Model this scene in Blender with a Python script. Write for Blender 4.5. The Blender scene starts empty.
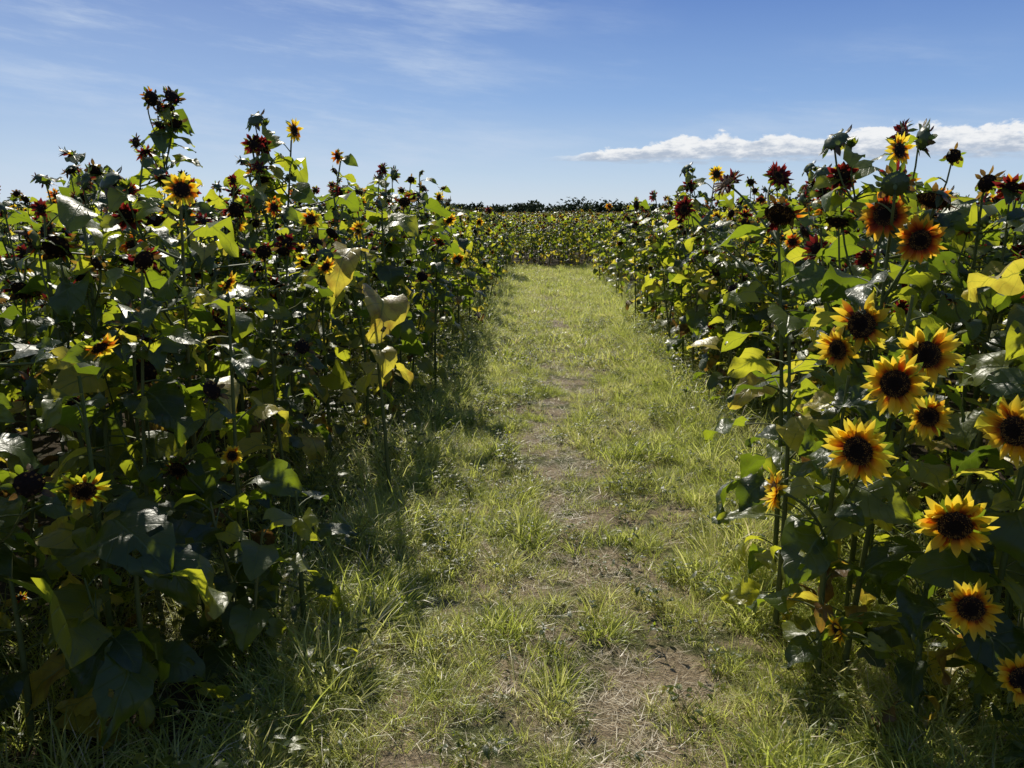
import bpy, math, random
from mathutils import Vector, Matrix, noise
import numpy as np
random.seed(11)
R = random.random
U = random.uniform
sc = bpy.context.scene
sc.view_settings.view_transform = 'Standard'
sc.view_settings.look = 'None'
sc.view_settings.exposure = 0
CAM = Vector((0, 0, 1.65))

# ------------------------------------------------------------------ materials
def newmat(name):
    m = bpy.data.materials.new(name)
    m.use_nodes = True
    nt = m.node_tree
    nt.nodes.clear()
    return m, nt
def N(nt, typ, **kw):
    n = nt.nodes.new(typ)
    for k, v in kw.items():
        setattr(n, k, v)
    return n
def setin(nt, sock, v):
    if isinstance(v, bpy.types.NodeSocket):
        nt.links.new(v, sock)
    else:
        sock.default_value = v
def M(nt, op, a, b=0.0, c=0.0, clamp=False):
    n = N(nt, 'ShaderNodeMath', operation=op)
    n.use_clamp = clamp
    setin(nt, n.inputs[0], a); setin(nt, n.inputs[1], b); setin(nt, n.inputs[2], c)
    return n.outputs[0]
def ramp(nt, fac, stops, interp='LINEAR'):
    n = N(nt, 'ShaderNodeValToRGB')
    cr = n.color_ramp
    cr.interpolation = interp
    while len(cr.elements) < len(stops):
        cr.elements.new(0.5)
    for e, (p, c) in zip(cr.elements, stops):
        e.position = p
        e.color = (c[0], c[1], c[2], 1)
    setin(nt, n.inputs[0], fac)
    return n.outputs[0]
def mixc(nt, f, a, b, mode='MIX'):
    n = N(nt, 'ShaderNodeMix', data_type='RGBA', blend_type=mode)
    setin(nt, n.inputs[0], f)
    for s, v in ((n.inputs[6], a), (n.inputs[7], b)):
        if isinstance(v, bpy.types.NodeSocket): nt.links.new(v, s)
        else: s.default_value = (v[0], v[1], v[2], 1)
    return n.outputs[2]
def noiset(nt, scale, detail=3, vec=None, rough=0.5):
    n = N(nt, 'ShaderNodeTexNoise')
    n.inputs['Scale'].default_value = scale
    n.inputs['Detail'].default_value = detail
    n.inputs['Roughness'].default_value = rough
    if vec is not None: nt.links.new(vec, n.inputs['Vector'])
    return n.outputs['Fac']
def smooth(nt, v, a, b):
    n = N(nt, 'ShaderNodeMapRange', interpolation_type='SMOOTHSTEP')
    setin(nt, n.inputs[0], v)
    n.inputs[1].default_value = a; n.inputs[2].default_value = b
    return n.outputs[0]

def plant_shader(nt, base, trans, tf, rough=0.5, spec=0.4, bump=None, bstr=0.3):
    p = N(nt, 'ShaderNodeBsdfPrincipled')
    setin(nt, p.inputs['Base Color'], base)
    p.inputs['Roughness'].default_value = rough
    p.inputs['Specular IOR Level'].default_value = spec
    t = N(nt, 'ShaderNodeBsdfTranslucent')
    setin(nt, t.inputs['Color'], trans)
    if bump is not None:
        b = N(nt, 'ShaderNodeBump')
        b.inputs['Strength'].default_value = bstr
        b.inputs['Distance'].default_value = 0.01
        nt.links.new(bump, b.inputs['Height'])
        nt.links.new(b.outputs[0], p.inputs['Normal'])
    mx = N(nt, 'ShaderNodeMixShader')
    mx.inputs[0].default_value = tf
    nt.links.new(p.outputs[0], mx.inputs[1])
    nt.links.new(t.outputs[0], mx.inputs[2])
    o = N(nt, 'ShaderNodeOutputMaterial')
    nt.links.new(mx.outputs[0], o.inputs[0])

def attr(nt, name='rnd'):
    return N(nt, 'ShaderNodeAttribute', attribute_name=name).outputs['Fac']

# leaf
mLeaf, nt = newmat('sunflower_leaf')
r = attr(nt)
uv = N(nt, 'ShaderNodeUVMap'); uv.uv_map = 'UVMap'
sx = N(nt, 'ShaderNodeSeparateXYZ'); nt.links.new(uv.outputs[0], sx.inputs[0])
s = M(nt, 'ABSOLUTE', M(nt, 'SUBTRACT', M(nt, 'MULTIPLY', sx.outputs[0], 2.0), 1.0))
t = sx.outputs[1]
fr = M(nt, 'FRACT', M(nt, 'SUBTRACT', M(nt, 'MULTIPLY', t, 6.5), M(nt, 'MULTIPLY', s, 1.9)))
lat = smooth(nt, M(nt, 'ABSOLUTE', M(nt, 'SUBTRACT', fr, 0.5)), 0.07, 0.0)
mid = smooth(nt, s, 0.07, 0.015)
vein = M(nt, 'MAXIMUM', M(nt, 'MULTIPLY', lat, 0.6), mid)
geo = N(nt, 'ShaderNodeTexCoord')
ns = noiset(nt, 14, 4, geo.outputs['Object'])
spots = smooth(nt, noiset(nt, 45, 3, geo.outputs['Object'], .65), .66, .74)
rr = M(nt, 'ADD', r, M(nt, 'MULTIPLY', M(nt, 'SUBTRACT', ns, 0.5), 0.16), clamp=True)
base = ramp(nt, rr, [(0, (.014, .028, .007)), (.45, (.034, .056, .012)), (.78, (.10, .12, .020)), (.90, (.38, .30, .04)), (.96, (.18, .10, .03)), (1, (.07, .04, .015))])
tr = ramp(nt, rr, [(0, (.13, .20, .012)), (.45, (.38, .50, .022)), (.78, (.84, .84, .045)), (.90, (1.0, .86, .08)), (.96, (.48, .26, .04)), (1, (.10, .05, .015))])
base = mixc(nt, M(nt, 'MULTIPLY', vein, .55), base, (.14, .18, .06))
tr = mixc(nt, M(nt, 'MULTIPLY', vein, .6), tr, (.18, .23, .03))
base = mixc(nt, M(nt, 'MULTIPLY', spots, .7), base, (.12, .07, .03))
tr = mixc(nt, M(nt, 'MULTIPLY', spots, .7), tr, (.25, .13, .03))
hgt = M(nt, 'SUBTRACT', M(nt, 'MULTIPLY', noiset(nt, 60, 2, geo.outputs['Object']), .5), vein)
plant_shader(nt, base, tr, .44, .40, .6, hgt, .5)

# stem
mStem, nt = newmat('sunflower_stem')
r = attr(nt)
c = ramp(nt, r, [(0, (.09, .12, .03)), (.6, (.15, .16, .05)), (1, (.17, .10, .05))])
plant_shader(nt, c, c, .1, .6, .3)

# petal
def petal_mat(name, stops, tstops):
    m, nt = newmat(name)
    uv = N(nt, 'ShaderNodeUVMap'); uv.uv_map = 'UVMap'
    sx = N(nt, 'ShaderNodeSeparateXYZ'); nt.links.new(uv.outputs[0], sx.inputs[0])
    r = attr(nt)
    f = M(nt, 'ADD', sx.outputs[1], M(nt, 'MULTIPLY', M(nt, 'SUBTRACT', r, .45), .35), clamp=True)
    streak = M(nt, 'MULTIPLY', M(nt, 'ADD', M(nt, 'SINE', M(nt, 'MULTIPLY', sx.outputs[0], 40.0)), 1.0), .5)
    b = ramp(nt, f, stops); tt = ramp(nt, f, tstops)
    b = mixc(nt, M(nt, 'MULTIPLY', streak, .2), b, (.45, .25, .02), 'MULTIPLY')
    plant_shader(nt, b, tt, .58, .55, .25)
    return m
mPetY = petal_mat('petal_yellow', [(0, (.25, .06, .01)), (.16, (.60, .24, .01)), (.34, (.85, .47, .02)), (.7, (.90, .60, .04)), (1, (.92, .66, .08))],
                  [(0, (.4, .08, .01)), (.16, (.85, .34, .01)), (.34, (.98, .64, .03)), (1, (.99, .82, .08))])
mPetO = petal_mat('petal_orange', [(0, (.16, .02, .01)), (.35, (.50, .10, .01)), (.7, (.8, .36, .02)), (1, (.85, .5, .04))],
                  [(0, (.3, .03, .01)), (.35, (.8, .16, .01)), (.7, (.95, .5, .03)), (1, (.98, .65, .06))])
mPetR = petal_mat('petal_red', [(0, (.04, .007, .008)), (1, (.11, .014, .012))], [(0, (.08, .01, .01)), (1, (.30, .025, .02))])
# disk
mDisk, nt = newmat('flower_disk')
r = attr(nt)
c = ramp(nt, r, [(0, (.012, .007, .005)), (.6, (.035, .018, .010)), (.85, (.10, .045, .015)), (1, (.25, .13, .03))])
plant_shader(nt, c, c, .02, .8, .12)
# grass
def grass_mat(name, st, tst, tf=.42):
    m, nt = newmat(name)
    r = attr(nt)
    ir = attr(nt, 'irnd')
    f = M(nt, 'ADD', M(nt, 'MULTIPLY', r, .6), M(nt, 'MULTIPLY', ir, .4))
    plant_shader(nt, ramp(nt, f, st), ramp(nt, f, tst), tf, .42, .5)
    return m
mGrass = grass_mat('grass_blade', [(0, (.10, .135, .025)), (.45, (.26, .30, .07)), (.8, (.42, .42, .16)), (1, (.58, .50, .28))],
                   [(0, (.40, .50, .05)), (.45, (.78, .84, .16)), (.8, (.92, .90, .32)), (1, (.9, .78, .45))], .46)
mStraw = grass_mat('dry_grass_blade', [(0, (.24, .18, .10)), (.5, (.50, .42, .26)), (1, (.70, .62, .44))],
                   [(0, (.35, .26, .12)), (1, (.75, .65, .42))], .25)
mTree, nt = newmat('distant_foliage')
r = attr(nt)
c = ramp(nt, r, [(0, (.020, .032, .016)), (1, (.055, .075, .028))])
plant_shader(nt, c, c, .15, .95, .05)
MATS = [mLeaf, mStem, mPetY, mPetO, mPetR, mDisk, mGrass, mStraw, mTree]
LEAF, STEM, PY, PO, PR, DISK, GRASS, STRAW, TREE = range(9)

# ------------------------------------------------------------------ mesh builder
class MB:
    def __init__(s):
        s.v = []; s.f = []; s.m = []; s.r = []; s.uv = []
    def face(s, idx, mat, rnd, uvs=None):
        s.f.append(idx); s.m.append(mat); s.r.append(rnd)
        s.uv.extend(uvs if uvs else [(0.5, 0.5)] * len(idx))
    def mesh(s, name):
        me = bpy.data.meshes.new(name)
        me.from_pydata(s.v, [], s.f)
        for m in MATS: me.materials.append(m)
        me.polygons.foreach_set('material_index', s.m)
        me.polygons.foreach_set('use_smooth', [True] * len(s.f))
        a = me.attributes.new('rnd', 'FLOAT', 'FACE')
        a.data.foreach_set('value', s.r)
        u = me.uv_layers.new(name='UVMap')
        u.data.foreach_set('uv', np.array(s.uv, dtype=np.float32).ravel())
        me.update()
        return me

def frame(d):
    d = d.normalized()
    up = Vector((0, 0, 1)) if abs(d.z) < .95 else Vector((0, 1, 0))
    s = d.cross(up).normalized()
    return d, s, s.cross(d)

def tube(mb, pts, radii, sides, mat, rnd):
    b0 = len(mb.v)
    n = len(pts)
    for i, p in enumerate(pts):
        d = (pts[min(i + 1, n - 1)] - pts[max(i - 1, 0)])
        d, s, u = frame(d)
        for k in range(sides):
            a = 2 * math.pi * k / sides
            mb.v.append(p + (s * math.cos(a) + u * math.sin(a)) * radii[i])
    for i in range(n - 1):
        for k in range(sides):
            k2 = (k + 1) % sides
            mb.face((b0 + i * sides + k, b0 + i * sides + k2, b0 + (i + 1) * sides + k2, b0 + (i + 1) * sides + k), mat, rnd)

def bez(a, b, c, n):
    return [a * (1 - t) ** 2 + b * 2 * t * (1 - t) + c * t * t for t in [i / n for i in range(n + 1)]]

def leaf(mb, base, d, L, W, droop, rnd, nl=8, nw=2, roll=0., holes=.0, curl=.25):
    d, s, n = frame(d)
    q = Matrix.Rotation(roll, 3, d)
    s = q @ s; n = q @ n
    b0 = len(mb.v)
    cols = 2 * nw + 1
    pos = base.copy()
    ph = U(0, 6.28); ph2 = U(0, 6.28); wa = U(.05, .2) * W
    step = L / nl
    fold = U(.1, .6)
    tw = U(-.9, .9) / nl
    for i in range(nl + 1):
        t = i / nl
        tp = .07 + .93 * t
        w = W * .5 * max(0, math.sin(math.pi * tp ** .60)) ** .8
        if i == nl: w = W * .01
        for j in range(cols):
            sj = (j - nw) / nw
            a = abs(sj)
            ser = 1 + (U(-.11, .11) if a == 1 else 0)
            zz = fold * a * w - curl * a * a * w + wa * a * a * math.sin(9 * t + ph + (2 if sj > 0 else 0)) + .3 * wa * math.sin(15 * t + ph2 + sj * 4)
            back = -.16 * L * a * a * (1 - t) ** 3
            mb.v.append(pos + s * (sj * w * ser) + n * zz + d * back)
        rot = Matrix.Rotation(-droop / nl * (1.4 - .8 * t), 3, s)
        d = rot @ d; n = rot @ n
        rt = Matrix.Rotation(tw, 3, d)
        s = rt @ s; n = rt @ n
        pos = pos + d * step
    for i in range(nl):
        for j in range(cols - 1):
            if holes and R() < holes: continue
            a = b0 + i * cols + j
            us = [(j / (cols - 1), i / nl), ((j + 1) / (cols - 1), i / nl), ((j + 1) / (cols - 1), (i + 1) / nl), (j / (cols - 1), (i + 1) / nl)]
            mb.face((a, a + 1, a + cols + 1, a + cols), LEAF, rnd, us)

def leaf_on(mb, p, az, L, rnd, pitch=None, droop=None, hero=False, check=None, pet=None):
    if pitch is None: pitch = U(.0, .9)
    if droop is None: droop = U(.4, 1.9)
    pet = pet if pet else L * U(.4, .8)
    out = Vector((math.cos(az), math.sin(az), 0))
    d = out * math.cos(pitch) + Vector((0, 0, math.sin(pitch)))
    e = p + d * pet - Vector((0, 0, pet * .12))
    if check and not check(e + out * L * .45 - Vector((0, 0, L * .15)), L): return
    tube(mb, bez(p, p + d * pet * .5 + Vector((0, 0, pet * .06)), e, 3 if hero else 2), [.0042, .0035, .003, .0025], 4 if hero else 3, STEM, R() * .6)
    dd = (out * math.cos(pitch * .3) + Vector((0, 0, math.sin(pitch * .3) - .1)))
    leaf(mb, e, dd, L, L * U(.58, .88), droop, rnd, 11 if hero else 6, 4 if hero else 2, U(-.8, .8), .02 if hero else .012)

def petal(mb, base, u, n, v, a, L, w, rnd, mat, curl, ns=4):
    b0 = len(mb.v)
    d = u * math.cos(a) + n * math.sin(a)
    up = n * math.cos(a) - u * math.sin(a)
    pos = base.copy()
    prof = [.5, .92, 1.0, .7, .03] if ns == 4 else ([.5, 1, .8, .03] if ns == 3 else [.6, 1, .03])
    tw = U(-.5, .5) / ns
    for i in range(ns + 1):
        for sj in (-1, 0, 1):
            mb.v.append(pos + v * (sj * w * .5 * prof[i]) + up * (abs(sj) * w * .16 * prof[i]))
        rt = Matrix.Rotation(curl / ns, 3, v)
        d = rt @ d; up = rt @ up
        rt = Matrix.Rotation(tw, 3, d); v = rt @ v; up = rt @ up
        pos = pos + d * (L / ns)
    for i in range(ns):
        for j in range(2):
            q = b0 + i * 3 + j
            mb.face((q, q + 1, q + 4, q + 3), mat, rnd, [(j / 2, i / ns), ((j + 1) / 2, i / ns), ((j + 1) / 2, (i + 1) / ns), (j / 2, (i + 1) / ns)])

def bud(mb, c, nrm, rad):
    n, a1, a2 = frame(nrm)
    for k in range(14):
        a = 2.39996 * k
        u = a1 * math.cos(a) + a2 * math.sin(a); v = n.cross(u)
        petal(mb, c + u * rad * (.5 if k % 2 else .4) - n * rad * .3, u, n, v, U(.3, 1.2), rad * U(1.1, 1.7), rad * .6, U(.1, .8), LEAF, U(-1.2, -.4), 3)
    b0 = len(mb.v); seg = 8
    for (pr, pz) in [(.15, .55), (.55, .25), (.62, -.15), (.25, -.5)]:
        for k in range(seg):
            a = 2 * math.pi * k / seg
            mb.v.append(c + (a1 * math.cos(a) + a2 * math.sin(a)) * rad * pr + n * rad * pz)
    for i in range(3):
        for k in range(seg):
            k2 = (k + 1) % seg; q = b0 + i * seg
            mb.face((q + k, q + k2, q + seg + k2, q + seg + k), LEAF, .4)

def head(mb, c, nrm, rad, style, hero=False):
    nrm = nrm.normalized()
    if style == 'bud':
        bud(mb, c, nrm, rad * .5); return
    n, a1, a2 = frame(nrm)
    spent = style == 'spent'
    rd = rad * (.44 if not spent else .62)
    rings, seg = (6, 20) if hero else (3, 10)
    dome = .28 if not spent else .42
    b0 = len(mb.v)
    mb.v.append(c + n * rd * dome * (.75 if hero else 1))
    for i in range(1, rings + 1):
        ph = i / rings
        for k in range(seg):
            a = 2 * math.pi * k / seg
            rr = rd * ph * U(.94, 1.06)
            hz = rd * dome * (1 - ph ** 2.2) + rd * U(-.04, .06) - (rd * .10 * (1 - ph) ** 2 if hero else 0)
            mb.v.append(c + (a1 * math.cos(a) + a2 * math.sin(a)) * rr + n * hz)
    for k in range(seg):
        mb.face((b0, b0 + 1 + k, b0 + 1 + (k + 1) % seg), DISK, .1)
    for i in range(1, rings):
        for k in range(seg):
            k2 = (k + 1) % seg; q = b0 + 1 + (i - 1) * seg
            mb.face((q + k, q + seg + k, q + seg + k2, q + k2), DISK, (.1 + .6 * (i / rings) ** 3) * (0.5 + .7 * R()))
    nf = 260 if hero else 24
    for i in range(nf):
        f = math.sqrt((i + .5) / nf)
        a = i * 2.39996
        p = c + (a1 * math.cos(a) + a2 * math.sin(a)) * rd * f + n * (rd * dome * (1 - f ** 2.2))
        h = rd * U(.06, .18) * (1.3 if f > .6 else .7)
        w = rd * (.05 if hero else .12)
        q = len(mb.v)
        lean = (a1 * math.cos(a) + a2 * math.sin(a)) * h * U(-.4, .6)
        mb.v += [p + a1 * w, p + a2 * w, p - a1 * w, p - a2 * w, p + n * h + lean]
        rn = (.15 if f < .5 else .75) * U(.5, 1.5)
        if not spent and f > .6 and R() < .3: rn = .97
        rn = min(1, rn)
        for k in range(4): mb.face((q + k, q + (k + 1) % 4, q + 4), DISK, rn)
    b0 = len(mb.v); seg = 12 if hero else 8
    prof = [(1.02, 0.0), (.95, -.22), (.6, -.42), (.2, -.55)]
    for (pr, pz) in prof:
        for k in range(seg):
            a = 2 * math.pi * k / seg
            mb.v.append(c + (a1 * math.cos(a) + a2 * math.sin(a)) * rd * pr + n * rd * pz)
    gr = U(.1, .6) if not spent else U(.0, .5)
    for i in range(3):
        for k in range(seg):
            k2 = (k + 1) % seg; q = b0 + i * seg
            mb.face((q + k, q + k2, q + seg + k2, q + seg + k), LEAF, gr * .8)
    nb = 18 if hero else 11
    for k in range(nb):
        a = 2 * math.pi * (k + U(-.3, .3)) / nb
        u = a1 * math.cos(a) + a2 * math.sin(a); v = n.cross(u)
        if spent: petal(mb, c + u * rd * .9 - n * rd * .15, u, n, v, U(-.5, 1.1), rad * U(.4, .75), rad * U(.22, .34), (U(.0, .5) if R() < .45 else U(.97, 1)), LEAF, U(-1.4, .8), 3)
        else: petal(mb, c + u * rd * .92 - n * rd * .15, u, n, v, U(-.7, .3), rad * U(.38, .62), rad * U(.22, .3), U(.1, .7), LEAF, U(-.6, .6), 3 if hero else 2)
    if not spent:
        pm = {'yellow': PY, 'orange': PO, 'red': PR, 'ragged': PY}[style]
        npt = (22, 19) if hero else (12, 8)
        off = U(-.2, .3); loose = U(.2, .55)
        for layer in range(2):
            cnt = npt[layer]
            for k in range(cnt):
                if style == 'ragged' and R() < .35: continue
                if R() < .08: continue
                a = 2 * math.pi * (k + U(-.45, .45) + .5 * layer) / cnt
                u = a1 * math.cos(a) + a2 * math.sin(a); v = n.cross(u)
                ang = off + U(.0, loose) + layer * .2
                if style in ('ragged', 'orange'): ang = U(-.9, 1.0)
                curl = random.gauss(.05, .6) if style != 'ragged' else U(-1.2, 1.2)
                petal(mb, c + u * rd * .93 + n * rd * .02 * layer, u, n, v, ang, (rad - rd * .9) * U(.7, 1.22), rad * (U(.16, .27) if hero else U(.26, .36)),
                      R(), pm if R() > .06 else PO, curl, 4 if hero else 2)
    elif R() < .8:
        for k in range(10):
            a = U(0, 6.28)
            u = a1 * math.cos(a) + a2 * math.sin(a); v = n.cross(u)
            petal(mb, c + u * rd * .93, u, n, v, U(-.6, 1.3), rad * U(.3, .6), rad * .16, R(), PR if R() < .75 else PO, U(-1.5, 1.5), 3)

def face_dir(spread=.9, nod=.2):
    az = -math.pi / 2 + random.gauss(-.15, spread * .6)
    el = random.gauss(-nod * .5, .3)
    return Vector((math.cos(az) * math.cos(el), math.sin(az) * math.cos(el), math.sin(el)))

def pick_style(bright=.4):
    x = R()
    if x < bright: return 'yellow' if R() < .7 else 'ragged'
    if x < bright + .03: return 'orange'
    if x < bright + .24: return 'red'
    if x < bright + .32: return 'bud'
    return 'spent'

def leaf_rnd(tz):
    x = R()
    if tz < .32 and x < .55: return U(.88, 1.0)
    if x < .06: return U(.86, .92)
    return U(.0, .80)

def plant(H, bright=.4, nleaf=17, nbranch=6, leafL=.2, bush=1.0):
    mb = MB()
    lean = Vector((U(-.12, .12), U(-.12, .12), 0)) * H
    k = Vector((U(-.04, .04), U(-.04, .04), 0))
    def sp(t): return lean * t * t + k * math.sin(t * 5) + Vector((0, 0, H * t))
    n = 8
    tube(mb, [sp(i / n) for i in range(n + 1)], [.012 * (1 - .6 * i / n) for i in range(n + 1)], 5, STEM, R() * .7)
    az = U(0, 6.28)
    for i in range(nleaf):
        t = .08 + .92 * (i + R() * .5) / nleaf
        az += 2.4 + U(-.35, .35)
        L = leafL * (1.15 - .5 * abs(t - .5)) * U(.55, 1.4)
        rn = leaf_rnd(t)
        if rn > .93: leaf_on(mb, sp(t), az, L * .7, rn, U(-.6, .2), U(1.2, 2.4))
        else: leaf_on(mb, sp(t), az, L, rn)
    if nbranch > 0:
        tips = [sp(1.0)]
        for b in range(nbranch):
            t = U(.42, .92)
            a = U(0, 6.28)
            r_ = U(.12, .38) * bush
            zz = H * U(.74, 1.04) if R() < .75 else H * U(.4, .75)
            p0 = sp(t); zz = max(zz, p0.z + .08)
            e = Vector((p0.x + math.cos(a) * r_, p0.y + math.sin(a) * r_, zz))
            c = Vector((p0.x + math.cos(a) * r_ * .9, p0.y + math.sin(a) * r_ * .9, p0.z + (zz - p0.z) * .3))
            pts = bez(p0, c, e, 5)
            tube(mb, pts, [.0055, .005, .0045, .004, .004, .0035], 4, STEM, R() * .6)
            for q in range(random.randint(3, 4)):
                leaf_on(mb, pts[random.randint(1, 4)], U(0, 6.28), leafL * U(.4, .8), leaf_rnd(.8))
            leaf_on(mb, pts[5], U(0, 6.28), leafL * U(.4, .6), leaf_rnd(.8), U(-.1, .5), U(.3, 1.3), pet=.025)
            tips.append(e)
        for e in tips:
            st = pick_style(bright)
            fd = face_dir(1.2, .3)
            if st == 'spent': fd = (fd + Vector((0, U(0, 1.2), -U(-.1, 1.3)))).normalized()
            if st == 'bud': fd = Vector((U(-.5, .5), U(-.5, .5), 1)).normalized()
            rad = U(.036, .076)
            c = e + Vector((0, 0, .02)) + fd * .02
            tube(mb, bez(e, e + Vector((0, 0, .035)), c - fd * rad * .2, 3), [.004, .004, .0045, .008], 4, STEM, .3)
            head(mb, c, fd, rad, st)
    return mb

# ------------------------------------------------------------------ prototypes
def proto_coll(name, meshes):
    col = bpy.data.collections.new(name)
    for i, me in enumerate(meshes):
        o = bpy.data.objects.new('%s_%02d' % (name, i), me)
        col.objects.link(o)
    return col
NS = 14
sun_meshes = []
for i in range(NS):
    sun_meshes.append(plant(U(1.5, 1.72), [.10, .03, .18, .06][i % 4], random.randint(14, 18), random.randint(5, 7), U(.14, .19)).mesh('sunflower_%02d' % i))
low_meshes = [plant(U(.5, .75), .3, 12, 0 if i < 3 else 1, U(.11, .16)).mesh('low_sunflower_%02d' % i) for i in range(5)]

def tuft(n, rad, h0, h1, w, mat, flat=False, rlo=0, rhi=1, dry=.13):
    mb = MB()
    for i in range(n):
        a = U(0, 6.28); r_ = rad * math.sqrt(R())
        p = Vector((math.cos(a) * r_, math.sin(a) * r_, 0))
        az = a + U(-1.2, 1.2)
        out = Vector((math.cos(az), math.sin(az), 0))
        side = Vector((-out.y, out.x, 0))
        q = U(-1.4, 1.4); side = (side * math.cos(q) + out * math.sin(q)).normalized()
        L = U(h0, h1)
        pitch = U(.5, 1.45) if not flat else U(.0, .25)
        bend = U(.3, 2.0) if not flat else U(-.3, .3)
        if flat: p.z = U(.002, .02)
        ns = 3; b0 = len(mb.v); ww = w * U(.6, 1.2)
        pos = p.copy()
        for k in range(ns):
            wk = ww * (1 - .2 * k) * .5
            mb.v += [pos - side * wk, pos + side * wk]
            pa = pitch - bend * (k + .5) / ns
            pos = pos + (out * math.cos(pa) + Vector((0, 0, math.sin(pa)))) * L / ns
            if flat: pos.z = max(pos.z, .002)
        mb.v.append(pos)
        rn = U(rlo, rhi)
        m = mat
        if mat == GRASS and R() < dry: m = STRAW
        for k in range(ns - 1):
            mb.face((b0 + 2 * k, b0 + 2 * k + 1, b0 + 2 * k + 3, b0 + 2 * k + 2), m, rn)
        mb.face((b0 + 2 * ns - 2, b0 + 2 * ns - 1, b0 + 2 * ns), m, rn)
    return mb
grass_m = [tuft(42, .055, .035, U(.09, .14), .0044, GRASS).mesh('tuft_%d' % i) for i in range(6)]
tall_m = [tuft(36, .07, .12, U(.24, .38), .0058, GRASS, rlo=0, rhi=.9, dry=.08).mesh('tall_%d' % i) for i in range(5)]
farg_m = [tuft(36, .09, .04, .13, .010, GRASS).mesh('farg_%d' % i) for i in range(4)]
straw_m = [tuft(22, .08, .03, .10, .003, STRAW, True).mesh('straw_%d' % i) for i in range(4)]
def weed():
    mb = MB()
    for i in range(random.randint(9, 16)):
        a = U(0, 6.28); p = Vector((U(-.03, .03), U(-.03, .03), U(0, .05)))
        h = U(.03, .16)
        e = p + Vector((math.cos(a) * h * .7, math.sin(a) * h * .7, h))
        tube(mb, [p, (p + e) / 2 + Vector((0, 0, .01)), e], [.0015, .0012, .001], 3, STEM, .3)
        for q in range(2):
            leaf(mb, e, Vector((math.cos(a + U(-1.5, 1.5)), math.sin(a + U(-1.5, 1.5)), .3)), U(.025, .06), U(.012, .028), U(.2, 1.2), U(.2, .85), 4, 1)
    return mb
weed_m = [weed().mesh('weed_%d' % i) for i in range(5)]

C_sun = proto_coll('sunflower_kinds', sun_meshes + low_meshes)
C_grass = proto_coll('grass_kinds', grass_m)
C_tall = proto_coll('tall_grass_kinds', tall_m)
C_farg = proto_coll('far_grass_kinds', farg_m)
C_straw = proto_coll('straw_kinds', straw_m)
C_weed = proto_coll('weed_kinds', weed_m)

def instancer(name, coll, data, realize=False):
    me = bpy.data.meshes.new(name)
    me.from_pydata([d[0] for d in data], [], [])
    a = me.attributes.new('irot', 'FLOAT_VECTOR', 'POINT')
    a.data.foreach_set('vector', np.array([d[1] for d in data], dtype=np.float32).ravel())
    a = me.attributes.new('iscl', 'FLOAT_VECTOR', 'POINT')
    a.data.foreach_set('vector', np.array([d[2] for d in data], dtype=np.float32).ravel())
    a = me.attributes.new('iidx', 'INT', 'POINT')
    a.data.foreach_set('value', [d[3] for d in data])
    a = me.attributes.new('irnd', 'FLOAT', 'POINT')
    a.data.foreach_set('value', [min(1, max(0, .5 + 1.2 * noise.noise(d[0] * 2.3) + U(-.35, .35))) for d in data])
    ob = bpy.data.objects.new(name, me)
    sc.collection.objects.link(ob)
    ng = bpy.data.node_groups.new(name + '_nodes', 'GeometryNodeTree')
    ng.interface.new_socket('Geometry', in_out='INPUT', socket_type='NodeSocketGeometry')
    ng.interface.new_socket('Geometry', in_out='OUTPUT', socket_type='NodeSocketGeometry')
    gi = ng.nodes.new('NodeGroupInput'); go = ng.nodes.new('NodeGroupOutput')
    ci = ng.nodes.new('GeometryNodeCollectionInfo')
    ci.inputs['Collection'].default_value = coll
    ci.inputs['Separate Children'].default_value = True
    ci.inputs['Reset Children'].default_value = True
    ip = ng.nodes.new('GeometryNodeInstanceOnPoints')
    def na(nm, dt):
        n = ng.nodes.new('GeometryNodeInputNamedAttribute'); n.data_type = dt
        n.inputs['Name'].default_value = nm
        return n.outputs['Attribute']
    er = ng.nodes.new('FunctionNodeEulerToRotation')
    L = ng.links.new
    L(na('irot', 'FLOAT_VECTOR'), er.inputs[0])
    L(er.outputs[0], ip.inputs['Rotation'])
    L(na('iscl', 'FLOAT_VECTOR'), ip.inputs['Scale'])
    L(na('iidx', 'INT'), ip.inputs['Instance Index'])
    L(gi.outputs[0], ip.inputs['Points'])
    L(ci.outputs[0], ip.inputs['Instance'])
    ip.inputs['Pick Instance'].default_value = True
    out = ip.outputs[0]
    if realize:
        rl = ng.nodes.new('GeometryNodeRealizeInstances')
        L(out, rl.inputs[0]); out = rl.outputs[0]
    L(out, go.inputs[0])
    md = ob.modifiers.new('scatter', 'NODES'); md.node_group = ng
    return ob

# ------------------------------------------------------------------ sunflower layout
YE = 24.0
def xl_(y): return -1.12 + .17 * min(1, max(0, y - 5) / 18)
def xr_(y): return 1.50 - .22 * min(1, max(0, y - 5) / 18)
def in_field(x, y):
    if y > YE: return True
    xl = xl_(y) + .22 * noise.noise(Vector((0, y * .7, 3)))
    xr = xr_(y) + .22 * noise.noise(Vector((5, y * .7, 1)))
    if y < 4: xr -= .1
    return x < xl or x > xr
def blocked(x, y):
    d = math.hypot(x, y)
    if d < 2.3 and y > -.5: return True
    if .5 < x < 1.62 and y < 2.95: return True
    if x > 0 and y < 2.1 and x < 2.3: return True
    if x < 0 and y < 3.6 and x > -1.35: return True
    if x < 0 and y < 4.5 and x > -1.22: return True
    return False
near, far = [], []
BUMPS = [(-1.75, 5.9, .20, .55), (-1.5, 8.6, .14, .9), (1.9, 7.6, .12, 1.0), (2.1, 4.2, .10, .9), (-4.6, 7.5, .05, 1.2), (4.2, 6.0, .08, 1.3)]
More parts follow.
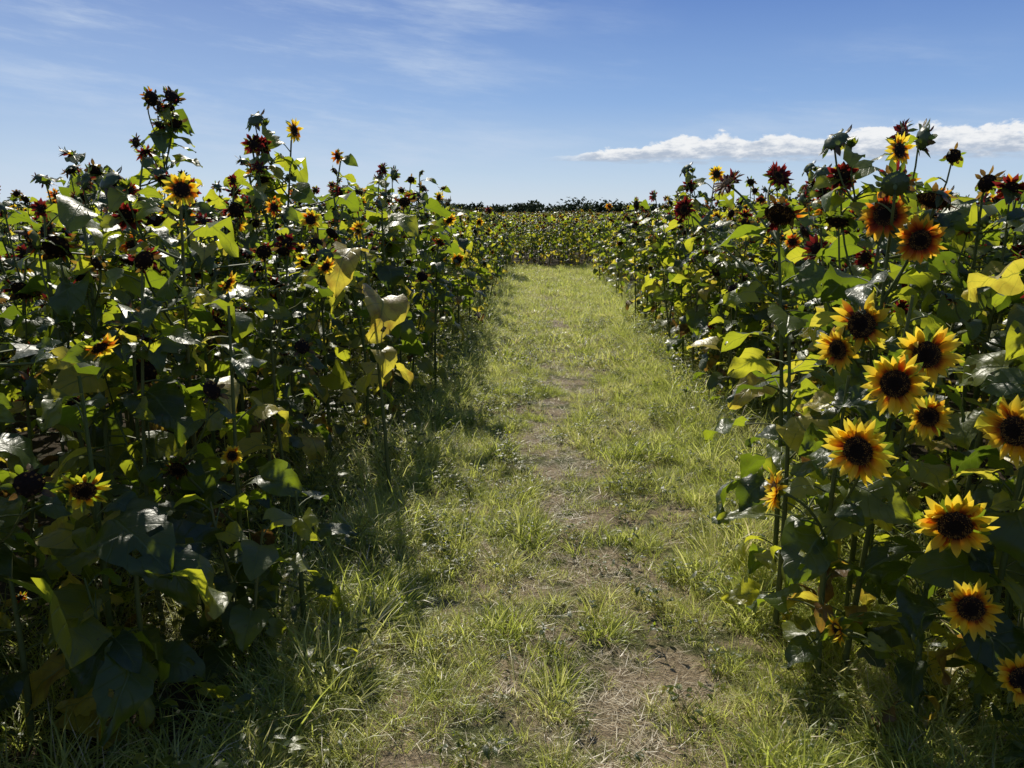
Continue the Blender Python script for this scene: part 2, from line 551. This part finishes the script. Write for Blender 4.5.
def hscale(x, y):
    d = math.hypot(x, y)
    s = 1.04 - .15 * min(1, max(0, d - 8) / 16)
    s += .12 * noise.noise(Vector((x * .6, y * .6, 0)))
    for (bx, by, a, w_) in BUMPS:
        s += a * math.exp(-((x - bx) ** 2 + (y - by) ** 2) / (w_ * w_))
    return s
zones = [(-2, 12, .48, 13), (12, 28, .55, 30), (28, 44, .85, 46), (44, 80, 1.3, 80), (80, 150, 2.0, 110)]
for (y0, y1, stp, xm) in zones:
    y = y0
    while y < y1:
        x = -xm
        while x < xm:
            px = x + U(-.5, .5) * stp; py = y + U(-.5, .5) * stp
            x += stp
            if abs(px) > .78 * max(py, 0) + 4: continue
            if not in_field(px, py) or blocked(px, py): continue
            s = hscale(px, py) * U(.84, 1.08)
            idx = random.randrange(NS)
            edge = (py < YE and (xl_(py) - .35 < px < xr_(py) + .35))
            rot = (U(-.12, .12), U(-.12, .12), random.gauss(0, .8))
            wd_ = U(.95, 1.12) * (1.5 if py > 80 else 1)
            rec = (Vector((px, py, 0)), rot, (s * wd_, s * wd_, s), idx)
            (near if math.hypot(px, py) < 6.0 else far).append(rec)
            if edge and R() < .35:
                qx = px + U(-.15, .15); qy = py + U(-.2, .2)
                if in_field(qx, qy):
                    far.append((Vector((qx, qy, 0)), (0, 0, U(0, 6.28)), (U(.7, 1.15),) * 3, NS + random.randrange(5)))
        y += stp
for i in range(20):
    py = U(1.9, 4.5); px = U(-2.4, -1.05) if R() < .6 else U(1.35, 2.4)
    if math.hypot(px, py) < 2.2: continue
    far.append((Vector((px, py, 0)), (0, 0, U(0, 6.28)), (U(.6, 1.0),) * 3, NS + random.randrange(5)))
for (p, rot, s, idx) in near:
    o = bpy.data.objects.new('sunflower_plant', sun_meshes[idx])
    o.location = p; o.rotation_euler = rot; o.scale = s
    sc.collection.objects.link(o)
instancer('sunflower_field', C_sun, far)

# ------------------------------------------------------------------ individual plants
hero_heads = []
def keep_clear(pm, L):
    for (hp, r_) in hero_heads:
        d = (hp - CAM); dist = d.length; d = d / dist
        t = (pm - CAM).dot(d)
        if t < dist + .03 and ((pm - CAM) - d * t).length < r_ + L * .38: return False
    return True
def hero_plant(base, top, heads, nleaf=16, leafL=.2, tlo=.1, extra=(), yellow=0., hero=True):
    base = Vector(base); top = Vector(top)
    mb = MB()
    b = Vector((0, 0, 0)); tp = top - base
    midp = Vector((tp.x * .2 + U(-.03, .03), tp.y * .2, tp.z * .5))
    n = 12
    def sp(t): return b * (1 - t) ** 2 + midp * 2 * t * (1 - t) + tp * t * t
    tube(mb, [sp(i / n) for i in range(n + 1)], [.013 * (1 - .6 * i / n) for i in range(n + 1)], 8, STEM, U(.1, .5))
    ck = lambda pm, L: keep_clear(pm + base, L)
    az = U(0, 6.28)
    for i in range(nleaf):
        t = tlo + (.97 - tlo) * (i + R() * .5) / nleaf
        az += 2.4 + U(-.3, .3)
        L = leafL * (1.15 - .5 * abs(t - .45)) * U(.7, 1.25)
        rn = leaf_rnd(t)
        if R() < yellow: rn = U(.88, .92)
        if rn > .93: leaf_on(mb, sp(t), az, L * .7, rn, U(-.6, .2), U(1.2, 2.4), hero, ck)
        else: leaf_on(mb, sp(t), az, L, rn, None, None, hero, ck)
    for (hp, fd, rad, st) in heads:
        hp = Vector(hp) - base; fd = Vector(fd).normalized()
        back = hp - fd * rad * .22
        zt = max(.05, min(tp.z * .95, hp.z - U(.22, .4)))
        t = zt / tp.z
        if (hp - tp).length < .12: t = .98
        p0 = sp(t)
        c = Vector((back.x - fd.x * .12, back.y - fd.y * .12, back.z * .85 + p0.z * .15))
        pts = bez(p0, c, back, 7)
        tube(mb, pts, [.006, .0055, .005, .005, .0045, .0045, .005, .009], 6, STEM, R() * .5)
        if t < .95:
            for q in range(3):
                leaf_on(mb, pts[random.randint(1, 5)], U(0, 6.28), leafL * U(.4, .75), U(.2, .8), None, None, hero, ck)
        head(mb, hp, fd, rad, st, hero)
    for (zt, azd, L, rn, pitch, droop) in extra:
        leaf_on(mb, sp(zt / tp.z), math.radians(azd), L, rn, pitch, droop, True)
    o = bpy.data.objects.new('sunflower_plant', mb.mesh('sunflower_plant'))
    o.location = base
    sc.collection.objects.link(o)

P = {}
P['A'] = ((1.09, 2.31, 1.25), (-.35, -.9, .05), .088, 'yellow')
P['B'] = ((.98, 2.24, 1.18), (-.45, -.85, .0), .092, 'yellow')
P['C'] = ((1.13, 2.34, 1.06), (-.2, -.9, .3), .068, 'yellow')
P['D'] = ((.86, 2.15, 1.01), (-.65, -.7, -.05), .095, 'yellow')
P['E'] = ((1.23, 2.08, 1.09), (-.9, -.5, .0), .092, 'yellow')
P['F'] = ((1.10, 2.07, .83), (-.35, -.9, -.25), .100, 'yellow')
P['G'] = ((1.17, 2.07, .59), (-.3, -.85, .1), .080, 'yellow')
P['H'] = ((.72, 2.41, .80), (-.98, .1, .1), .075, 'yellow')
P['I'] = ((1.26, 1.95, .45), (-.4, -.8, .4), .075, 'yellow')
P['J'] = ((.88, 2.23, .43), (-.95, -.3, -.2), .05, 'ragged')
P['K'] = ((1.06, 2.72, 1.28), (-.6, -.7, .1), .105, 'ragged')
P['K2'] = ((1.0, 2.75, 1.19), (-.8, -.5, -.1), .08, 'yellow')
P['L'] = ((1.14, 2.81, 1.64), (-.5, -.8, .2), .09, 'orange')
P['M'] = ((1.21, 2.69, 1.56), (-.2, -.9, -.2), .08, 'orange')
P['O'] = ((1.15, 2.78, 1.74), (.3, .8, .3), .07, 'spent')
P['O2'] = ((1.27, 2.76, 1.69), (-.3, -.2, -.8), .085, 'spent')
P['N'] = ((.93, 3.31, 1.64), (-.3, -.5, -.6), .095, 'spent')
P['N2'] = ((.78, 3.6, 1.77), (-.5, -.2, .6), .075, 'red')
P['N3'] = ((1.02, 3.7, 1.80), (.2, -.4, .3), .07, 'red')
P['N4'] = ((.62, 3.7, 1.66), (-.5, -.6, .1), .055, 'red')
P['S'] = ((-1.31, 2.13, .87), (.4, -.8, -.4), .075, 'ragged')
P['T'] = ((-1.16, 2.83, .76), (.3, -.9, .1), .042, 'yellow')
P['U'] = ((-1.36, 2.81, .71), (.3, -.8, -.4), .055, 'spent')
P['V'] = ((-1.54, 2.92, 1.24), (.2, .9, .1), .075, 'spent')
P['W'] = ((-.90, 4.44, 1.06), (.3, -.3, -.8), .065, 'spent')
P['P'] = ((-1.46, 5.05, 1.60), (.1, -.95, .2), .075, 'yellow')
P['Q'] = ((-1.53, 5.0, 1.42), (.3, -.9, .1), .055, 'yellow')
P['Q2'] = ((-1.34, 5.0, 1.31), (.4, -.9, 0), .06, 'yellow')
P['R'] = ((-.76, 7.05, 1.24), (.2, -.95, .1), .075, 'yellow')
P['X'] = ((-1.08, 4.7, 1.55), (-.6, -.7, .1), .06, 'ragged')
for k in P:
    hero_heads.append((Vector(P[k][0]), P[k][2]))
def g(*ks): return [P[k] for k in ks]
hero_plant((1.10, 2.70, 0), (1.12, 2.5, 1.40), g('A', 'B', 'C'), 17, .17)
hero_plant((.98, 2.62, 0), (.95, 2.5, 1.15), g('D', 'H', 'J'), 18, .16)
hero_plant((1.38, 2.35, 0), (1.42, 2.3, 1.35), g('E', 'F', 'G', 'I'), 19, .18)
hero_plant((1.22, 3.02, 0), (1.2, 2.9, 1.60), g('L', 'M', 'O', 'O2', 'K', 'K2'), 19, .18)
hero_plant((1.05, 3.45, 0), (.95, 3.4, 1.60), g('N', 'N2', 'N3', 'N4'), 20, .20)
hero_plant((1.62, 2.55, 0), (1.6, 2.6, 1.60), [((1.62, 2.5, 1.68), (-.2, -.3, -.8), .07, 'spent'), ((1.75, 2.6, 1.5), (-.4, -.8, 0), .07, 'orange'), ((1.72, 2.75, 1.82), (-.2, -.6, .3), .065, 'red')], 19, .24)
hero_plant((.92, 2.95, 0), (.88, 2.9, 1.2), [], 17, .18)
hero_plant((1.2, 2.35, 0), (1.22, 2.4, .7), [], 13, .18)
hero_plant((-1.42, 2.35, 0), (-1.45, 2.4, 1.15), g('S'), 12, .24)
hero_plant((-1.22, 2.98, 0), (-1.2, 3.0, 1.3), g('T', 'U'), 13, .18)
hero_plant((-1.6, 3.0, 0), (-1.58, 3.0, 1.2), g('V'), 14, .22)
hero_plant((-.90, 4.45, 0), (-1.04, 4.6, 1.55), g('W', 'X'), 4, .12, .3, extra=[
    (1.42, 250, .32, .92, .3, 1.7), (1.14, -60, .32, .92, .4, 1.9), (.9, -60, .18, .9, -.1, 1.8), (.8, 30, .15, .91, -.3, 1.5), (1.2, 170, .20, .80, .3, 1.6)])
hero_plant((-1.45, 5.2, 0), (-1.45, 5.15, 1.65), g('P', 'Q', 'Q2'), 17, .18, hero=False)
hero_plant((-1.0, 7.2, 0), (-.95, 7.2, 1.4), g('R'), 15, .16, hero=False)
th = []
for i in range(7):
    th.append(((-2.68 + U(-.12, .14), 5.69 + U(-.1, .1), 2.33 + U(-.10, .1)), (U(-.8, .8), -.4, U(-.8, .6)), U(.06, .085), 'spent'))
th.append(((-2.85, 5.7, 2.12), (-.4, -.7, 0), .06, 'spent'))
hero_plant((-2.7, 5.85, 0), (-2.7, 5.75, 2.3), th, 46, .19, hero=False)
hero_plant((-1.25, 2.25, 0), (-1.27, 2.3, .75), [], 9, .2, extra=[(.55, -20, .26, .75, .3, .5), (.35, -70, .26, .5, .2, 1.0)])
hero_plant((-1.62, 2.2, 0), (-1.66, 2.25, .65), [], 8, .26)
hero_plant((-.95, 2.9, 0), (-.95, 2.9, .6), [], 10, .13)

# ------------------------------------------------------------------ grass
GL, GR = -1.0, 1.4
def bare(x, y):
    c = .16 + .12 * math.sin(y * .8) + .1 * noise.noise(Vector((0, y * 1.3, 40)))
    w = math.exp(-((x - c) / .36) ** 2)
    nz = noise.noise(Vector((x * 2.4, y * 1.7, 9))) + .6 * noise.noise(Vector((x * 7, y * 5, 2)))
    return w * (.40 + 1.15 * nz)
gr, ta, fg, stw, wd = [], [], [], [], []
def rz(): return (U(-.15, .15), U(-.15, .15), U(0, 6.28))
def scatter(y0, y1, x0, x1, dens, fn):
    for i in range(int((y1 - y0) * (x1 - x0) * dens)):
        fn(U(x0, x1), U(y0, y1))
def clumpy(x, y):
    return noise.noise(Vector((x * 5, y * 5, 4))) + .5 * noise.noise(Vector((x * 1.6, y * 1.6, 8)))
def fn_near(x, y):
    b = bare(x, y)
    edge = max(0, abs(x - .2) - .4) / .6
    nz = clumpy(x, y)
    if b > .44 and R() < .8: return
    if nz < -.15 and R() < .5: return
    s = (.58 + .45 * min(1, edge) + 1.3 * max(0, nz)) * U(.7, 1.25)
    if b > .3: s *= .65
    gr.append((Vector((x, y, 0)), rz(), (s, s, s * U(.8, 1.4)), random.randrange(6)))
scatter(1.2, 8.5, GL, GR, 430, fn_near)
def fn_far(x, y):
    b = bare(x, y)
    if b > .42 and R() < .8: return
    nz = clumpy(x * .7, y * .6)
    if nz < -.2 and R() < .4: return
    s = U(.55, 1.0) * (1 + 1.2 * max(0, nz))
    fg.append((Vector((x, y, 0)), rz(), (s, s, s * U(.7, 1.2)), random.randrange(4)))
scatter(8.5, 24.5, GL, GR, 190, fn_far)
def fn_straw(x, y):
    if bare(x, y) > .34 or R() < .16:
        s = U(.6, 1.2); stw.append((Vector((x, y, 0.004)), (0, 0, U(0, 6.28)), (s, s, s), random.randrange(4)))
scatter(1.2, 18, -.7, 1.1, 150, fn_straw)
def fn_tall(x, y):
    jl = .12 * noise.noise(Vector((0, y * 2.5, 31)))
    if GL + .30 + jl < x < GR - .38 + jl: return
    d = min(abs(x - GL), abs(x - GR))
    if R() > math.exp(-d * 1.4): return
    if noise.noise(Vector((x * 2, y * 2, 7))) < -.1 and R() < .75: return
    s = U(.55, 1.3)
    ta.append((Vector((x, y, 0)), rz(), (s, s, s), random.randrange(5)))
scatter(1.6, 14, -2.2, 2.3, 125, fn_tall)
scatter(14, 25, -1.4, 1.9, 55, fn_tall)
def fn_clump(x, y):
    if noise.noise(Vector((x * 2.3, y * 2.3, 12))) > .10 and bare(x, y) < .25:
        s = U(.35, .75)
        ta.append((Vector((x, y, 0)), rz(), (s, s, s), random.randrange(5)))
scatter(1.6, 18, GL, GR, 85, fn_clump)
def fn_weed(x, y):
    if bare(x, y) > .4: return
    inside = GL + .2 < x < GR - .2
    s = U(.4, .8) if inside else U(.7, 1.5)
    if R() < .45: return
    wd.append((Vector((x, y, 0)), rz(), (s, s, s), random.randrange(5)))
scatter(1.6, 12, -2.2, 2.4, 42, fn_weed)
instancer('grass', C_grass, gr, True)
instancer('tall_grass', C_tall, ta, True)
instancer('short_grass', C_farg, fg, True)
instancer('dry_straw', C_straw, stw, True)
instancer('weeds', C_weed, wd, True)

# ------------------------------------------------------------------ ground
def sheet(name, x0, x1, y0, y1, z, mat, nx=1, ny=1, amp=0):
    vs = []; fs = []
    for j in range(ny + 1):
        for i in range(nx + 1):
            x = x0 + (x1 - x0) * i / nx; y = y0 + (y1 - y0) * j / ny
            vs.append((x, y, z + (amp * max(-.2, noise.noise(Vector((x * 4, y * 4, 0)))) if amp else 0)))
    for j in range(ny):
        for i in range(nx):
            a = j * (nx + 1) + i
            fs.append((a, a + 1, a + nx + 2, a + nx + 1))
    me = bpy.data.meshes.new(name); me.from_pydata(vs, [], fs)
    me.polygons.foreach_set('use_smooth', [True] * len(fs))
    me.materials.append(mat)
    o = bpy.data.objects.new(name, me); sc.collection.objects.link(o)
    return o
def ground_mat(name, c1, c2, c3, gs, farcol=None):
    m, nt = newmat(name)
    tc = N(nt, 'ShaderNodeTexCoord').outputs['Object']
    a = noiset(nt, 3.0, 5, tc, .6); b = noiset(nt, 35, 4, tc, .7); c = noiset(nt, 120, 3, tc, .7)
    col = mixc(nt, smooth(nt, b, .35, .7), c1, c2)
    col = mixc(nt, smooth(nt, a, gs, gs + .15), col, c3)
    col = mixc(nt, M(nt, 'MULTIPLY', smooth(nt, c, .4, .65), .5), col, (.03, .025, .015))
    if farcol:
        sy = N(nt, 'ShaderNodeSeparateXYZ'); nt.links.new(tc, sy.inputs[0])
        col = mixc(nt, smooth(nt, sy.outputs[1], 40, 90), col, farcol)
    p = N(nt, 'ShaderNodeBsdfPrincipled')
    nt.links.new(col, p.inputs['Base Color']); p.inputs['Roughness'].default_value = .95
    p.inputs['Specular IOR Level'].default_value = .1
    bm = N(nt, 'ShaderNodeBump'); bm.inputs['Distance'].default_value = .03; bm.inputs['Strength'].default_value = .8
    nt.links.new(M(nt, 'ADD', b, M(nt, 'MULTIPLY', c, .5)), bm.inputs['Height'])
    nt.links.new(bm.outputs[0], p.inputs['Normal'])
    o = N(nt, 'ShaderNodeOutputMaterial'); nt.links.new(p.outputs[0], o.inputs[0])
    return m
sheet('ground', -900, 900, -60, 1800, 0, ground_mat('soil', (.05, .038, .024), (.08, .06, .038), (.030, .040, .014), .5, (.045, .065, .020)))
sheet('grass_path', -1.0, 1.4, -4, 24.4, .005, ground_mat('path_soil', (.24, .18, .11), (.44, .35, .23), (.10, .11, .04), .46), 40, 400, .02)

# ------------------------------------------------------------------ distant trees
mb = MB()
x = -330
while x < 330:
    y = U(230, 300); h = U(3.6, 5.6) + 1.4 * noise.noise(Vector((x * .03, 0, 0)))
    w = U(4, 7)
    tube(mb, [Vector((x, y, 0)), Vector((x + U(-.3, .3), y, h * .4)), Vector((x + U(-.5, .5), y, h * .6))], [.25, .18, .06], 5, STEM, .9)
    lumps = [Vector((x + U(-w, w) * .6, y + U(-2, 2), h * U(.15, .78))) for _ in range(10)]
    for i in range(260):
        l = random.choice(lumps)
        v = Vector((random.gauss(0, 1), random.gauss(0, 1), random.gauss(0, .6))) * (w * .2)
        p = l + v; p.z = max(.2, min(p.z, h * 1.02))
        d = Vector((U(-1, 1), U(-1, 1), U(-.6, 1))); d, s, n = frame(d)
        q = len(mb.v); z = U(.4, .8)
        mb.v += [p - d * z, p + s * z * .7, p + d * z, p - s * z * .7]
        mb.face((q, q + 1, q + 2, q + 3), TREE, R())
    x += U(2, 3.6)
o = bpy.data.objects.new('distant_trees', mb.mesh('distant_trees')); sc.collection.objects.link(o)

# ------------------------------------------------------------------ light + sky
SAZ, SEL = math.radians(-18), math.radians(41)
sd = Vector((math.sin(SAZ) * math.cos(SEL), math.cos(SAZ) * math.cos(SEL), math.sin(SEL)))
li = bpy.data.lights.new('sun', 'SUN'); li.energy = 5; li.angle = math.radians(.5); li.color = (1, .94, .81)
lo = bpy.data.objects.new('sun', li); lo.rotation_euler = (-sd).to_track_quat('-Z', 'Y').to_euler(); lo.location = (0, 0, 30)
sc.collection.objects.link(lo)
w = bpy.data.worlds.new('World'); sc.world = w; w.use_nodes = True
nt = w.node_tree; nt.nodes.clear()
sky = N(nt, 'ShaderNodeTexSky'); sky.sky_type = 'NISHITA'; sky.sun_disc = False
sky.sun_elevation = SEL; sky.sun_rotation = SAZ % (2 * math.pi)
sky.air_density = 1.0; sky.dust_density = .3; sky.ozone_density = 2.0
tc = N(nt, 'ShaderNodeTexCoord').outputs['Generated']
sx = N(nt, 'ShaderNodeSeparateXYZ'); nt.links.new(tc, sx.inputs[0])
az = M(nt, 'MULTIPLY', M(nt, 'ARCTAN2', sx.outputs[0], sx.outputs[1]), 57.2958)
el = M(nt, 'MULTIPLY', M(nt, 'ARCSINE', sx.outputs[2]), 57.2958)
def comb(a, b, c=0.0):
    n = N(nt, 'ShaderNodeCombineXYZ'); setin(nt, n.inputs[0], a); setin(nt, n.inputs[1], b); setin(nt, n.inputs[2], c); return n.outputs[0]
STR = .085
blue = ramp(nt, M(nt, 'DIVIDE', el, 90.0), [(0, (.60, .71, .82)), (.025, (.48, .63, .82)), (.08, (.24, .41, .74)), (.15, (.115, .235, .58)), (.3, (.05, .13, .38)), (1, (.03, .08, .25))])
blue = mixc(nt, 1.0, blue, (1 / STR, 1 / STR, 1 / STR), 'MULTIPLY')
skyc = mixc(nt, .88, sky.outputs[0], blue)
haze = M(nt, 'MULTIPLY', M(nt, 'MULTIPLY', smooth(nt, az, 12, -35), smooth(nt, el, 30, 5)), .18)
skyc = mixc(nt, haze, skyc, (7.6, 8.6, 9.8))
thick = M(nt, 'ADD', M(nt, 'MULTIPLY', smooth(nt, az, -1, 12), 1.35), .25)
basee = 3.40
v = M(nt, 'DIVIDE', M(nt, 'SUBTRACT', el, basee), thick)
n1 = noiset(nt, 1.0, 6, comb(M(nt, 'MULTIPLY', az, .40), M(nt, 'MULTIPLY', el, .7)), .62)
n2 = noiset(nt, 1.0, 5, comb(M(nt, 'MULTIPLY', az, .5), M(nt, 'MULTIPLY', el, 3.0), 7.0), .6)
top = M(nt, 'SUBTRACT', M(nt, 'ADD', -.10, M(nt, 'MULTIPLY', n1, 2.3)), v)
m_top = smooth(nt, top, .0, .25)
m_bot = smooth(nt, M(nt, 'ADD', v, M(nt, 'MULTIPLY', M(nt, 'SUBTRACT', n2, .5), 1.0)), -.25, .2)
m_l = smooth(nt, az, -.5, 4)
cum = M(nt, 'MULTIPLY', M(nt, 'MULTIPLY', m_top, m_bot), M(nt, 'MULTIPLY', m_l, smooth(nt, az, 75, 50)))
n3 = noiset(nt, 1.0, 7, comb(M(nt, 'MULTIPLY', az, .06), M(nt, 'MULTIPLY', M(nt, 'ADD', el, M(nt, 'MULTIPLY', az, .10)), .36), 3.0), .65)
n4 = noiset(nt, 1.0, 3, comb(M(nt, 'MULTIPLY', az, .05), M(nt, 'MULTIPLY', el, .1), 11.0), .5)
patch = M(nt, 'ADD', M(nt, 'MULTIPLY', smooth(nt, az, 2, -16), .8), M(nt, 'MULTIPLY', smooth(nt, n4, .40, .62), .7))
cir = M(nt, 'MULTIPLY', M(nt, 'MULTIPLY', smooth(nt, n3, .42, .75), patch), .6, 0, True)
n5 = noiset(nt, 1.0, 5, comb(M(nt, 'MULTIPLY', az, .8), M(nt, 'MULTIPLY', el, 2.0), 21.0), .6)
shade = mixc(nt, smooth(nt, M(nt, 'ADD', v, M(nt, 'MULTIPLY', M(nt, 'SUBTRACT', n5, .5), 2.6)), -.1, .9), (5.2, 6.0, 7.3), (10.6, 10.7, 10.8))
c1 = mixc(nt, cir, skyc, (6.8, 8.0, 9.8))
c2 = mixc(nt, M(nt, 'MULTIPLY', cum, .95), c1, shade)
bg = N(nt, 'ShaderNodeBackground'); nt.links.new(c2, bg.inputs[0]); bg.inputs[1].default_value = STR
wo = N(nt, 'ShaderNodeOutputWorld'); nt.links.new(bg.outputs[0], wo.inputs[0])

# ------------------------------------------------------------------ camera
cam = bpy.data.cameras.new('camera'); cam.sensor_width = 36; cam.lens = 28.27
cam.clip_start = .05; cam.clip_end = 4000
co = bpy.data.objects.new('camera', cam); co.location = CAM
co.rotation_euler = (math.radians(90 - 12.1), 0, math.radians(2.35))
sc.collection.objects.link(co); sc.camera = co
print('near', len(near), 'far', len(far), 'grass', len(gr), len(ta), len(fg), len(stw), len(wd))
